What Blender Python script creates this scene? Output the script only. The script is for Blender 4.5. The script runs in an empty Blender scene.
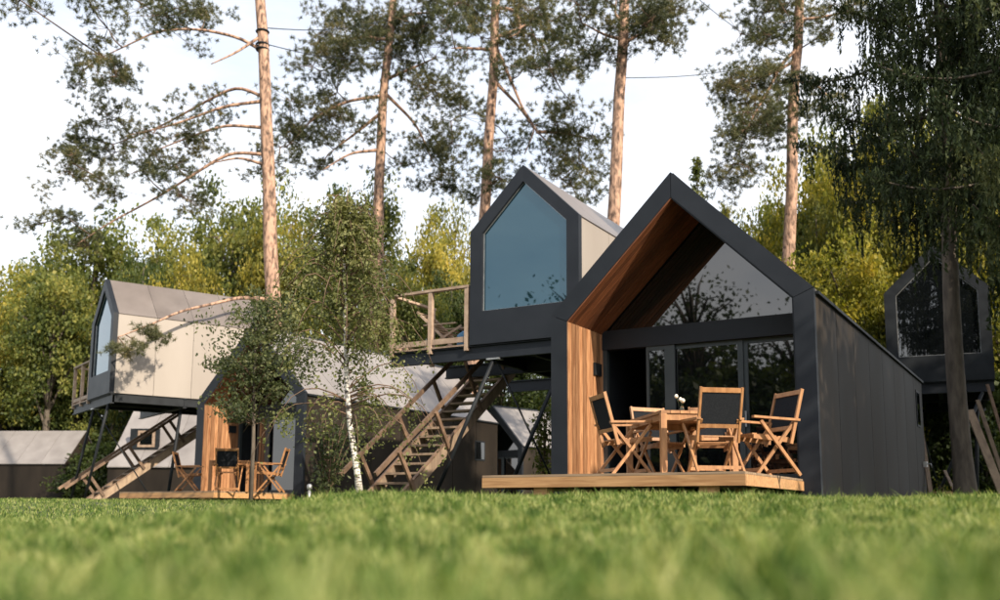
import bpy, math, random
import numpy as np
from mathutils import Matrix, Vector

# ------------------------------------------------------------------ camera, sky, sun, exposure
S = bpy.context.scene
COL = S.collection
EYE = 0.20                                   # camera height in the world
FPX, CY, HZ, ROLL = 969.574, 377.605, 513.141, .006   # solved from the photograph (1000 x 600 px)
PIT = math.atan2(HZ - CY, FPX)
cam_d = bpy.data.cameras.new('camera'); cam = bpy.data.objects.new('camera', cam_d); COL.objects.link(cam)
R0 = Vector((1, 0, 0)); F0 = Vector((0, math.cos(PIT), math.sin(PIT))); U0 = Vector((0, -math.sin(PIT), math.cos(PIT)))
cr, sr = math.cos(ROLL), math.sin(ROLL)
Rv = R0 * cr + U0 * sr; Uv = U0 * cr - R0 * sr; Bv = -F0
cam.matrix_world = Matrix(((Rv.x, Uv.x, Bv.x, 0), (Rv.y, Uv.y, Bv.y, 0), (Rv.z, Uv.z, Bv.z, EYE), (0, 0, 0, 1)))
cam_d.sensor_width = 36; cam_d.lens = 36 * FPX / 1000
cam_d.shift_y = (CY - 300) / 1000
cam_d.clip_end = 2000; cam_d.clip_start = 0.02
cam_d.dof.use_dof = True; cam_d.dof.focus_distance = 13.0; cam_d.dof.aperture_fstop = 1.5
S.camera = cam

SUN_AZ, SUN_EL = math.radians(142), math.radians(32)      # clockwise from +Y; low sun behind the camera on the right
w = bpy.data.worlds.new('World'); S.world = w; w.use_nodes = True
nt = w.node_tree; nt.nodes.clear()
sky = nt.nodes.new('ShaderNodeTexSky'); sky.sky_type = 'NISHITA'; sky.sun_disc = False
sky.sun_elevation = SUN_EL; sky.sun_rotation = SUN_AZ; sky.altitude = 200
sky.air_density = 1.0; sky.dust_density = 2.2; sky.ozone_density = 1.2
bg = nt.nodes.new('ShaderNodeBackground'); bg.inputs['Strength'].default_value = 0.15
wo = nt.nodes.new('ShaderNodeOutputWorld')
# thin high cloud over the whole sky
tc = nt.nodes.new('ShaderNodeTexCoord'); mp = nt.nodes.new('ShaderNodeMapping'); mp.inputs['Scale'].default_value = (1.6, 1.6, 4.5)
nz = nt.nodes.new('ShaderNodeTexNoise'); nz.inputs['Scale'].default_value = 1.7; nz.inputs['Detail'].default_value = 7; nz.inputs['Roughness'].default_value = .58
rp = nt.nodes.new('ShaderNodeValToRGB'); rp.color_ramp.elements[0].position = .33; rp.color_ramp.elements[1].position = .68
rp.color_ramp.elements[0].color = (.52, .52, .52, 1); rp.color_ramp.elements[1].color = (.97, .97, .97, 1)
mx = nt.nodes.new('ShaderNodeMix'); mx.data_type = 'RGBA'; mx.inputs['B'].default_value = (7.0, 6.95, 6.95, 1)
nt.links.new(tc.outputs['Generated'], mp.inputs['Vector']); nt.links.new(mp.outputs['Vector'], nz.inputs['Vector'])
nt.links.new(nz.outputs['Fac'], rp.inputs['Fac']); 
sx = nt.nodes.new('ShaderNodeSeparateXYZ'); nt.links.new(tc.outputs['Generated'], sx.inputs[0])
hz = nt.nodes.new('ShaderNodeMapRange'); hz.inputs['From Min'].default_value = .15; hz.inputs['From Max'].default_value = .85; hz.inputs['To Min'].default_value = 1.0; hz.inputs['To Max'].default_value = .55
mf = nt.nodes.new('ShaderNodeMath'); mf.operation = 'MULTIPLY'
nt.links.new(sx.outputs['Z'], hz.inputs['Value']); nt.links.new(rp.outputs['Color'], mf.inputs[0]); nt.links.new(hz.outputs[0], mf.inputs[1])
nt.links.new(mf.outputs[0], mx.inputs['Factor'])
nt.links.new(sky.outputs['Color'], mx.inputs['A']); nt.links.new(mx.outputs['Result'], bg.inputs['Color'])
nt.links.new(bg.outputs['Background'], wo.inputs['Surface'])

sd = bpy.data.lights.new('sun', 'SUN'); sd.energy = 4.2; sd.angle = math.radians(.6); sd.color = (1.0, .87, .70)
so = bpy.data.objects.new('sun', sd); COL.objects.link(so)
SD = Vector((math.sin(SUN_AZ) * math.cos(SUN_EL), math.cos(SUN_AZ) * math.cos(SUN_EL), math.sin(SUN_EL)))
so.rotation_euler = SD.to_track_quat('Z', 'Y').to_euler(); so.location = (30, -30, 30)

S.view_settings.view_transform = 'Standard'; S.view_settings.look = 'None'
S.view_settings.exposure = 0.65; S.view_settings.gamma = 1.0
S.render.engine = 'CYCLES'

# ------------------------------------------------------------------ helpers
rng = np.random.default_rng(7); random.seed(7)
GZ = 0.40                                     # ground level where the cabins stand

def ray(x, y):
    a, b = x - 500, y - CY
    u = (cr * a + sr * b) / FPX; v = (-sr * a + cr * b) / FPX
    yy = math.cos(PIT) + v * math.sin(PIT); zz = math.sin(PIT) - v * math.cos(PIT)
    return np.array([u / yy, 1.0, zz / yy])

def at(x, y, Y):
    p = ray(x, y) * Y
    p[2] += EYE
    return p

def np_mesh(name, V, F):
    """V (n,3), F list of int arrays (m,k)"""
    me = bpy.data.meshes.new(name)
    V = np.asarray(V, np.float32)
    if not isinstance(F, list): F = [F]
    F = [np.asarray(f, np.int32) for f in F if len(f)]
    me.vertices.add(len(V)); me.vertices.foreach_set('co', V.ravel())
    loops = np.concatenate([f.ravel() for f in F]); tot = np.concatenate([np.full(len(f), f.shape[1], np.int32) for f in F])
    st = np.concatenate([[0], np.cumsum(tot)[:-1]]).astype(np.int32)
    me.loops.add(len(loops)); me.loops.foreach_set('vertex_index', loops)
    me.polygons.add(len(tot)); me.polygons.foreach_set('loop_start', st); me.polygons.foreach_set('loop_total', tot)
    me.update(calc_edges=True); me.validate()
    return me

class MB:
    def __init__(s): s.v = []; s.f3 = []; s.f4 = []; s.fn = []; s.n = 0
    def add(s, V, f3=None, f4=None, fn=None):
        o = s.n; s.v.append(np.asarray(V, float)); s.n += len(V)
        if f3 is not None: s.f3.append(np.asarray(f3) + o)
        if f4 is not None: s.f4.append(np.asarray(f4) + o)
        if fn is not None:
            for p in fn: s.fn.append([i + o for i in p])
    def box(s, x0, x1, y0, y1, z0, z1):
        V = [(x, y, z) for x in (x0, x1) for y in (y0, y1) for z in (z0, z1)]
        s.add(V, f4=[(0, 1, 3, 2), (4, 6, 7, 5), (0, 4, 5, 1), (2, 3, 7, 6), (0, 2, 6, 4), (1, 5, 7, 3)]); return s
    def prism(s, poly, y0, y1):
        """polygon in (x,z), counter-clockwise seen from -y, extruded along y"""
        n = len(poly); V = [(x, y0, z) for x, z in poly] + [(x, y1, z) for x, z in poly]
        s.add(V, f4=[(i, i + n, (i + 1) % n + n, (i + 1) % n) for i in range(n)], fn=[list(range(n)), list(range(2 * n - 1, n - 1, -1))]); return s
    def bar(s, p, q, wd, ht, up=(0, 0, 1)):
        p, q = np.array(p, float), np.array(q, float); d = q - p; d /= np.linalg.norm(d)
        u = np.array(up, float); sd_ = np.cross(d, u)
        if np.linalg.norm(sd_) < 1e-3: sd_ = np.cross(d, (0, 1, 0))
        sd_ /= np.linalg.norm(sd_); u = np.cross(sd_, d)
        V = [c + sd_ * a * wd / 2 + u * b * ht / 2 for c in (p, q) for a in (-1, 1) for b in (-1, 1)]
        s.add(V, f4=[(0, 1, 3, 2), (4, 6, 7, 5), (0, 4, 5, 1), (2, 3, 7, 6), (0, 2, 6, 4), (1, 5, 7, 3)]); return s
    def tube(s, pts, rad, k=8, cap=True):
        pts = np.asarray(pts, float); n = len(pts); rad = np.broadcast_to(rad, (n,))
        t = np.gradient(pts, axis=0); t /= np.linalg.norm(t, axis=1)[:, None] + 1e-9
        ref = np.array([0, 0, 1.0]) if abs(t[0][2]) < .9 else np.array([1.0, 0, 0])
        a = np.cross(t, ref); a /= np.linalg.norm(a, axis=1)[:, None] + 1e-9; b = np.cross(t, a)
        an = np.arange(k) / k * 2 * np.pi
        V = (pts[:, None] + rad[:, None, None] * (np.cos(an)[None, :, None] * a[:, None] + np.sin(an)[None, :, None] * b[:, None])).reshape(-1, 3)
        i = np.arange(n - 1)[:, None] * k; j = np.arange(k)[None]; j2 = (j + 1) % k
        f = np.stack([i + j, i + j2, i + k + j2, i + k + j], -1).reshape(-1, 4)
        s.add(V, f4=f, fn=[list(range(k))[::-1], list(range((n - 1) * k, n * k))] if cap else None); return s
    def mesh(s, name, bevel=0):
        V = np.concatenate(s.v); F = []
        if s.f3: F.append(np.concatenate(s.f3))
        if s.f4: F.append(np.concatenate(s.f4))
        byn = {}
        for p in s.fn: byn.setdefault(len(p), []).append(p)
        for p in byn.values(): F.append(np.array(p))
        return np_mesh(name, V, F)
    def build(s, name, m, parent=None, smooth=False, loc=None):
        return link(name, s.mesh(name), m, parent, smooth, loc)

def link(name, me, m, parent=None, smooth=False, loc=None):
    o = bpy.data.objects.new(name, me); COL.objects.link(o)
    if m is not None and not me.materials: me.materials.append(m)
    if parent: o.parent = parent
    me.polygons.foreach_set('use_smooth', np.full(len(me.polygons), bool(smooth)))
    if loc is not None: o.location = loc
    return o

def tag(o, label, cat, group=None, kind=None):
    o['label'] = label; o['category'] = cat
    if group: o['group'] = group
    if kind: o['kind'] = kind
    return o

def empty(name, loc, rz, label, cat, group=None):
    o = bpy.data.objects.new(name, None); COL.objects.link(o); o.empty_display_size = .3
    o.location = loc; o.rotation_euler = (0, 0, rz)
    return tag(o, label, cat, group)

def copy_tree(o, parent=None):
    c = o.copy(); COL.objects.link(c); c.parent = parent
    for ch in list(o.children): copy_tree(ch, c)
    return c

# ------------------------------------------------------------------ materials
def mat(name):
    m = bpy.data.materials.new(name); m.use_nodes = True
    n = m.node_tree; b = n.nodes['Principled BSDF']; return m, n, b

def N(n, t, **kw):
    x = n.nodes.new(t)
    for k, v in kw.items(): setattr(x, k, v)
    return x

def noise_col(n, b, c0, c1, scale, stretch=(1, 1, 1), detail=5, lo=.3, hi=.7, rand=0.0, bump=0.0, coord='Object', rough=None, distort=0):
    tcn = N(n, 'ShaderNodeTexCoord'); mpn = N(n, 'ShaderNodeMapping'); mpn.inputs['Scale'].default_value = stretch
    oi = N(n, 'ShaderNodeObjectInfo')
    add = N(n, 'ShaderNodeVectorMath', operation='ADD'); mul = N(n, 'ShaderNodeMath', operation='MULTIPLY'); mul.inputs[1].default_value = 37.0
    n.links.new(oi.outputs['Random'], mul.inputs[0])
    n.links.new(tcn.outputs[coord], add.inputs[0]); n.links.new(mul.outputs[0], add.inputs[1])
    n.links.new(add.outputs[0], mpn.inputs['Vector'])
    tx = N(n, 'ShaderNodeTexNoise'); tx.inputs['Scale'].default_value = scale; tx.inputs['Detail'].default_value = detail; tx.inputs['Distortion'].default_value = distort
    n.links.new(mpn.outputs['Vector'], tx.inputs['Vector'])
    r = N(n, 'ShaderNodeValToRGB'); r.color_ramp.elements[0].position = lo; r.color_ramp.elements[1].position = hi
    r.color_ramp.elements[0].color = (*c0, 1); r.color_ramp.elements[1].color = (*c1, 1)
    n.links.new(tx.outputs['Fac'], r.inputs['Fac'])
    out = r.outputs['Color']
    if rand:
        hs = N(n, 'ShaderNodeHueSaturation'); mr = N(n, 'ShaderNodeMapRange')
        mr.inputs['To Min'].default_value = 1 - rand; mr.inputs['To Max'].default_value = 1 + rand
        n.links.new(oi.outputs['Random'], mr.inputs['Value']); n.links.new(mr.outputs[0], hs.inputs['Value']); n.links.new(out, hs.inputs['Color'])
        out = hs.outputs['Color']
    n.links.new(out, b.inputs['Base Color'])
    if rough:
        mr = N(n, 'ShaderNodeMapRange'); mr.inputs['To Min'].default_value = rough[0]; mr.inputs['To Max'].default_value = rough[1]
        n.links.new(tx.outputs['Fac'], mr.inputs['Value']); n.links.new(mr.outputs[0], b.inputs['Roughness'])
    if bump:
        bp = N(n, 'ShaderNodeBump'); bp.inputs['Strength'].default_value = bump; bp.inputs['Distance'].default_value = .02
        n.links.new(tx.outputs['Fac'], bp.inputs['Height']); n.links.new(bp.outputs[0], b.inputs['Normal'])
    return tx

def simple(name, c0, c1, scale, rough, stretch=(1, 1, 1), rand=0.0, bump=0.0, metallic=0, spec=.5, lo=.3, hi=.7, detail=5, distort=0):
    m, n, b = mat(name)
    noise_col(n, b, c0, c1, scale, stretch, detail, lo, hi, rand, bump, rough=rough, distort=distort)
    b.inputs['Metallic'].default_value = metallic; b.inputs['Specular IOR Level'].default_value = spec
    return m

M = {}
M['frame'] = simple('anthracite_sheet', (.012, .0152, .021), (.018, .022, .029), 2.2, (.45, .62), bump=.04, rand=.06, spec=.3)
M['darkwall'] = simple('dark_cladding', (.015, .012, .0095), (.036, .028, .0215), 1.1, (.5, .72), spec=.16, stretch=(1, 1, .35), bump=.05, rand=.25, detail=8)
M['podwall'] = simple('pale_cladding', (.30, .262, .228), (.35, .31, .272), .9, (.5, .7), stretch=(1, 1, .3), rand=.04, bump=.03)
M['roof'] = simple('grey_roof_sheet', (.21, .192, .185), (.28, .26, .25), 1.2, (.34, .5), rand=.06, bump=.03)
M['podroof'] = simple('brown_grey_roof_sheet', (.135, .115, .105), (.19, .165, .152), 1.2, (.30, .45), rand=.1, bump=.03)
M['black'] = simple('black_steel', (.010, .012, .015), (.022, .026, .030), 3, (.45, .65), spec=.2)
M['door'] = simple('teal_grey_door_frame', (.030, .041, .046), (.042, .055, .060), 3, (.35, .5))
M['steel'] = simple('galvanised_steel', (.30, .31, .32), (.45, .46, .46), 6, (.3, .5), metallic=.6)
M['cedar'] = simple('cedar_boards', (.235, .10, .043), (.44, .235, .117), 3.2, (.45, .65), stretch=(7, 7, .8), rand=.42, bump=.15, detail=9, distort=.6)
M['soffit'] = simple('cedar_soffit_shaded', (.085, .028, .011), (.17, .060, .022), 3.2, (.45, .65), stretch=(.9, 8, .9), rand=.38, bump=.12, detail=9, distort=.6)  # same cedar as the lining boards, darkened to paint in the soffit's shade
M['deck'] = simple('larch_deck', (.34, .175, .072), (.54, .315, .145), 3.0, (.5, .7), stretch=(.7, 9, 9), rand=.14, bump=.15, detail=9, distort=.5)
M['deckgrey'] = simple('weathered_deck_boards', (.20, .135, .085), (.36, .26, .17), 3.0, (.55, .8), stretch=(.7, 9, 9), rand=.18, bump=.15, detail=8)
M['teak'] = simple('oiled_teak', (.27, .12, .045), (.43, .215, .088), 4, (.4, .6), stretch=(5, 5, 1.2), rand=.15, bump=.1, detail=7)
M['railwood'] = simple('grey_brown_timber', (.27, .185, .13), (.46, .34, .25), 3, (.6, .8), stretch=(2, 2, 2), rand=.2, bump=.12, detail=8)
M['stairwood'] = simple('brown_stair_timber', (.095, .058, .037), (.22, .14, .09), 3, (.6, .8), stretch=(2, 2, 2), rand=.25, bump=.12, detail=8)
M['oldwood'] = simple('weathered_timber', (.17, .12, .085), (.34, .25, .17), 3, (.7, .9), stretch=(3, 3, 1), rand=.3, bump=.2, detail=8)
M['fabric'] = simple('black_mesh_sling', (.010, .012, .015), (.020, .022, .026), 60, (.8, .95), spec=.1)
M['white'] = simple('white_plastic', (.68, .68, .66), (.78, .78, .76), 4, (.4, .5))
M['petal'] = simple('cream_petal', (.78, .74, .60), (.85, .82, .72), 9, (.5, .6))
M['blue'] = simple('blue_cushion', (.05, .15, .28), (.10, .24, .38), 9, (.7, .9))

def glass(name, c, ior, rough=.015, spec=None):
    m, n, b = mat(name)
    b.inputs['Base Color'].default_value = (*c, 1); b.inputs['Roughness'].default_value = rough; b.inputs['IOR'].default_value = ior
    if spec: b.inputs['Specular Tint'].default_value = (*spec, 1)
    tcn = N(n, 'ShaderNodeTexCoord'); tx = N(n, 'ShaderNodeTexNoise'); tx.inputs['Scale'].default_value = .9; tx.inputs['Detail'].default_value = 1
    bp = N(n, 'ShaderNodeBump'); bp.inputs['Strength'].default_value = .02; bp.inputs['Distance'].default_value = .05
    n.links.new(tcn.outputs['Object'], tx.inputs['Vector']); n.links.new(tx.outputs['Fac'], bp.inputs['Height']); n.links.new(bp.outputs[0], b.inputs['Normal'])
    return m
M['glass'] = glass('dark_window_glass', (.004, .005, .006), 2.0)
M['podglass'] = glass('pod_glass_sky_tint', (.006, .022, .034), 2.1, spec=(.57, .86, 1.0))  # blue of the reflected sky is put into base colour and specular tint
mg, ng, bgl = mat('clear_vase_glass'); bgl.inputs['Base Color'].default_value = (.9, .95, .95, 1); bgl.inputs['Transmission Weight'].default_value = 1; bgl.inputs['Roughness'].default_value = .02; M['vase'] = mg

def foliage(name, cols, trans=.35, rough=.55, tscale=.35, spec=.3):
    """cols: list of colours spread at random over the leaves, with patches through the crown"""
    m = bpy.data.materials.new(name); m.use_nodes = True; n = m.node_tree; n.nodes.clear()
    out = N(n, 'ShaderNodeOutputMaterial'); ge = N(n, 'ShaderNodeNewGeometry'); oi = N(n, 'ShaderNodeObjectInfo')
    tcn = N(n, 'ShaderNodeTexCoord'); tx = N(n, 'ShaderNodeTexNoise'); tx.inputs['Scale'].default_value = tscale; tx.inputs['Detail'].default_value = 3
    n.links.new(tcn.outputs['Object'], tx.inputs['Vector'])
    # 0.45*island + 0.55*patch
    mr = N(n, 'ShaderNodeMapRange'); mr.inputs['From Min'].default_value = .3; mr.inputs['From Max'].default_value = .7
    n.links.new(tx.outputs['Fac'], mr.inputs['Value'])
    mi = N(n, 'ShaderNodeMix', data_type='FLOAT'); mi.inputs['Factor'].default_value = .36
    n.links.new(mr.outputs[0], mi.inputs['A']); n.links.new(ge.outputs['Random Per Island'], mi.inputs['B'])
    r = N(n, 'ShaderNodeValToRGB'); els = r.color_ramp.elements
    while len(els) < len(cols): els.new(.5)
    for i, c in enumerate(cols):
        els[i].position = .12 + .76 * i / max(1, len(cols) - 1); els[i].color = (*c, 1)
    n.links.new(mi.outputs['Result'], r.inputs['Fac'])
    hs = N(n, 'ShaderNodeHueSaturation'); m2 = N(n, 'ShaderNodeMapRange'); m2.inputs['To Min'].default_value = .85; m2.inputs['To Max'].default_value = 1.15
    n.links.new(oi.outputs['Random'], m2.inputs['Value']); n.links.new(m2.outputs[0], hs.inputs['Value']); n.links.new(r.outputs['Color'], hs.inputs['Color'])
    pb = N(n, 'ShaderNodeBsdfPrincipled'); pb.inputs['Roughness'].default_value = rough; pb.inputs['Specular IOR Level'].default_value = spec
    tr = N(n, 'ShaderNodeBsdfTranslucent'); ms = N(n, 'ShaderNodeMixShader'); ms.inputs['Fac'].default_value = trans
    n.links.new(hs.outputs['Color'], pb.inputs['Base Color'])
    br = N(n, 'ShaderNodeMix', data_type='RGBA', blend_type='MULTIPLY'); br.inputs['Factor'].default_value = 1; br.inputs['B'].default_value = (1.25, 1.2, .6, 1)
    n.links.new(hs.outputs['Color'], br.inputs['A']); n.links.new(br.outputs['Result'], tr.inputs['Color'])
    n.links.new(pb.outputs[0], ms.inputs[1]); n.links.new(tr.outputs[0], ms.inputs[2]); n.links.new(ms.outputs[0], out.inputs['Surface'])
    return m

M['leaf_gold'] = foliage('golden_leaves', [(.05, .066, .014), (.15, .155, .026), (.33, .29, .05), (.55, .43, .09)], .42)
M['leaf_olive'] = foliage('olive_leaves', [(.026, .040, .012), (.078, .106, .026), (.185, .20, .045), (.38, .335, .08)], .4)
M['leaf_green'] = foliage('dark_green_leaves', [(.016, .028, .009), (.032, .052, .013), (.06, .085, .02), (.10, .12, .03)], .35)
M['leaf_lime'] = foliage('lime_leaves', [(.04, .052, .010), (.13, .145, .02), (.27, .25, .035), (.46, .37, .06)], .5)
M['birch_leaf'] = foliage('birch_leaves', [(.055, .066, .022), (.10, .118, .038), (.17, .185, .068), (.27, .26, .11)], .35, tscale=1.2)
M['young_leaf'] = foliage('young_tree_leaves', [(.03, .042, .018), (.06, .08, .032), (.11, .13, .055), (.19, .19, .09)], .35, tscale=1.5)
M['needle'] = foliage('pine_needles', [(.036, .046, .026), (.075, .088, .046), (.14, .145, .075), (.25, .205, .10)], .3, tscale=.7, spec=.15)
M['spruce'] = foliage('spruce_needles', [(.011, .018, .009), (.022, .034, .015), (.045, .060, .025), (.095, .105, .042)], .2, tscale=.8, spec=.1)
M['grass'] = foliage('grass_blades', [(.034, .074, .014), (.10, .170, .036), (.21, .275, .080), (.43, .44, .19)], .45, tscale=8.0, spec=.2)
for nd in M['grass'].node_tree.nodes:
    if nd.type == 'TEX_NOISE': nd.inputs['Detail'].default_value = 1.2
    if nd.type == 'MAP_RANGE' and abs(nd.inputs['From Min'].default_value - .3) < 1e-4: nd.inputs['From Min'].default_value = .38; nd.inputs['From Max'].default_value = .62
M['bark_pine'] = simple('pine_bark', (.085, .052, .037), (.50, .315, .22), 4.2, (.8, .95), lo=.36, hi=.60, stretch=(2.2, 2.2, .8), bump=.9, detail=10, distort=.5)
M['bark_grey'] = simple('grey_bark', (.06, .048, .038), (.16, .13, .10), 5.0, (.85, .95), stretch=(2, 2, .6), bump=.6, detail=9)
M['twig'] = simple('brown_twigs', (.10, .062, .04), (.20, .13, .085), 5.0, (.85, .95))
def birch_bark():
    m, n, b = mat('birch_bark')
    tcn = N(n, 'ShaderNodeTexCoord'); mpn = N(n, 'ShaderNodeMapping'); mpn.inputs['Scale'].default_value = (3, 3, 11)
    tx = N(n, 'ShaderNodeTexNoise'); tx.inputs['Scale'].default_value = 2.4; tx.inputs['Detail'].default_value = 6
    r = N(n, 'ShaderNodeValToRGB'); r.color_ramp.elements[0].position = .40; r.color_ramp.elements[1].position = .50
    r.color_ramp.elements[0].color = (.05, .04, .035, 1); r.color_ramp.elements[1].color = (.66, .62, .56, 1)
    n.links.new(tcn.outputs['Object'], mpn.inputs['Vector']); n.links.new(mpn.outputs['Vector'], tx.inputs['Vector'])
    n.links.new(tx.outputs['Fac'], r.inputs['Fac']); n.links.new(r.outputs['Color'], b.inputs['Base Color']); b.inputs['Roughness'].default_value = .75
    return m
M['bark_birch'] = birch_bark()
M['soil'] = simple('lawn_soil', (.035, .05, .014), (.075, .095, .026), 6, (.9, 1.0), bump=.5, detail=8)

# ------------------------------------------------------------------ ground
def sst(a, b, x):
    t = np.clip((x - a) / (b - a), 0, 1); return t * t * (3 - 2 * t)
def gz(x, y):
    x = np.asarray(x, float); y = np.asarray(y, float)
    Rr = -.165 + .298 * sst(.3, 9.3, y)
    Ll = -.19 + .10 * np.exp(-((y - 5.5) / 2.6) ** 2) + .39 * sst(8.5, 21, y)
    wl = 1 - sst(-2.5, -.9, x + .12 * np.sin(y * .9))
    z = Rr * (1 - wl) + Ll * wl
    near = 1 - sst(9, 14, y)
    z = z + near * (.012 * np.sin(x * 2.1 + .6 * y) + .010 * np.sin(1.3 * y - 2.3 * x + 1))
    far = sst(16, 24, np.abs(y) * 0 + np.hypot(x * .8, y))
    z = z * (1 - far) + .2 * far
    return z + EYE
def ground():
    xs = np.unique(np.concatenate([np.linspace(-300, -30, 14), np.linspace(-30, -8, 30), np.linspace(-8, 8, 120), np.linspace(8, 30, 30), np.linspace(30, 300, 14)]))
    ys = np.unique(np.concatenate([np.linspace(-300, -6, 20), np.linspace(-6, 14, 150), np.linspace(14, 30, 40), np.linspace(30, 400, 20)]))
    X, Y = np.meshgrid(xs, ys); Z = gz(X, Y)
    V = np.stack([X, Y, Z], -1).reshape(-1, 3); nx = len(xs)
    i = np.arange(len(ys) - 1)[:, None] * nx + np.arange(nx - 1)[None]
    F = np.stack([i, i + 1, i + nx + 1, i + nx], -1).reshape(-1, 4)
    o = link('ground', np_mesh('ground', V, F), M['soil'], smooth=True); o['kind'] = 'structure'
ground()

def grass():
    bx, by, hh, ww = [], [], [], []
    def scatter(n, y0, y1, xl, xr, h, wd, pw=1.0):
        y = y0 + (y1 - y0) * rng.random(n) ** pw
        x = (xl + (xr - xl) * rng.random(n)) * y
        keep = np.ones(n, bool)
        bx.append(x[keep]); by.append(y[keep]); hh.append(h * (.55 + .8 * rng.random(keep.sum()))); ww.append(np.full(keep.sum(), wd))
    e = .62
    scatter(22000, .45, 2.2, -e, e, .055, .0042)
    scatter(1500, .42, 1.5, -e, e, .10, .0075)
    scatter(60000, 2.2, 5.0, -e, e, .055, .0050)
    scatter(90000, 5.0, 10.2, -e, e, .052, .0075)
    scatter(34000, 10.2, 24, -e, -.12, .06, .013)
    scatter(9000, 10.2, 17, -.12, .7, .06, .012)
    # taller stray tufts on the crest
    scatter(2500, 7.6, 9.6, -.2, e, .085, .006)
    for _ in range(150):
        cy_ = .5 + 1.6 * rng.random() ** 1.3; cx_ = (rng.random() * 2 - 1) * e * cy_; k = 26; hh_ = .07 + .06 * rng.random()
        bx.append(cx_ + rng.normal(size=k) * .022); by.append(cy_ + rng.normal(size=k) * .022); hh.append(hh_ * (.6 + .6 * rng.random(k))); ww.append(np.full(k, .006))
    for _ in range(900):
        cy_ = 2.2 + 7.4 * rng.random(); cx_ = (rng.random() * 2 - 1) * e * cy_; k = 16; hh_ = .065 + .035 * rng.random()
        bx.append(cx_ + rng.normal(size=k) * .03); by.append(cy_ + rng.normal(size=k) * .03); hh.append(hh_ * (.6 + .6 * rng.random(k))); ww.append(np.full(k, .007))
    x = np.concatenate(bx); y = np.concatenate(by); h = np.concatenate(hh); wd = np.concatenate(ww); n = len(x)
    # clumpy height
    h = h * (.82 + .28 * np.sin(x * 5.1 + 2 * np.sin(y * 2.3)) * np.sin(y * 4.3 + x) + .25 * np.sin(x * 17 + 3 * np.sin(y * 9)) * np.sin(y * 15 + 2 * np.sin(x * 7)))
    h = np.maximum(h, .02)
    z = gz(x, y) - .004
    an = rng.random(n) * 2 * np.pi; dx, dy = np.cos(an), np.sin(an)
    le = rng.random(n) * 2 * np.pi; lean = h * (.15 + .75 * rng.random(n)); lx, ly = np.cos(le) * lean, np.sin(le) * lean
    B = np.stack([x, y, z], -1); Wv = np.stack([dx, dy, 0 * dx], -1) * wd[:, None] / 2
    Mi = B + np.stack([lx * .35, ly * .35, h * .6], -1); T = B + np.stack([lx, ly, h], -1)
    V = np.stack([B - Wv, B + Wv, Mi + Wv * .8, Mi - Wv * .8, T], 1).reshape(-1, 3)
    o5 = np.arange(n)[:, None] * 5
    me = np_mesh('grass', V, [o5 + np.array([[0, 1, 2, 3]]), o5 + np.array([[3, 2, 4]])])
    o = link('grass', me, M['grass']); tag(o, 'short sunlit lawn grass covering the rising ground', 'grass', kind='stuff')
grass()

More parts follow.
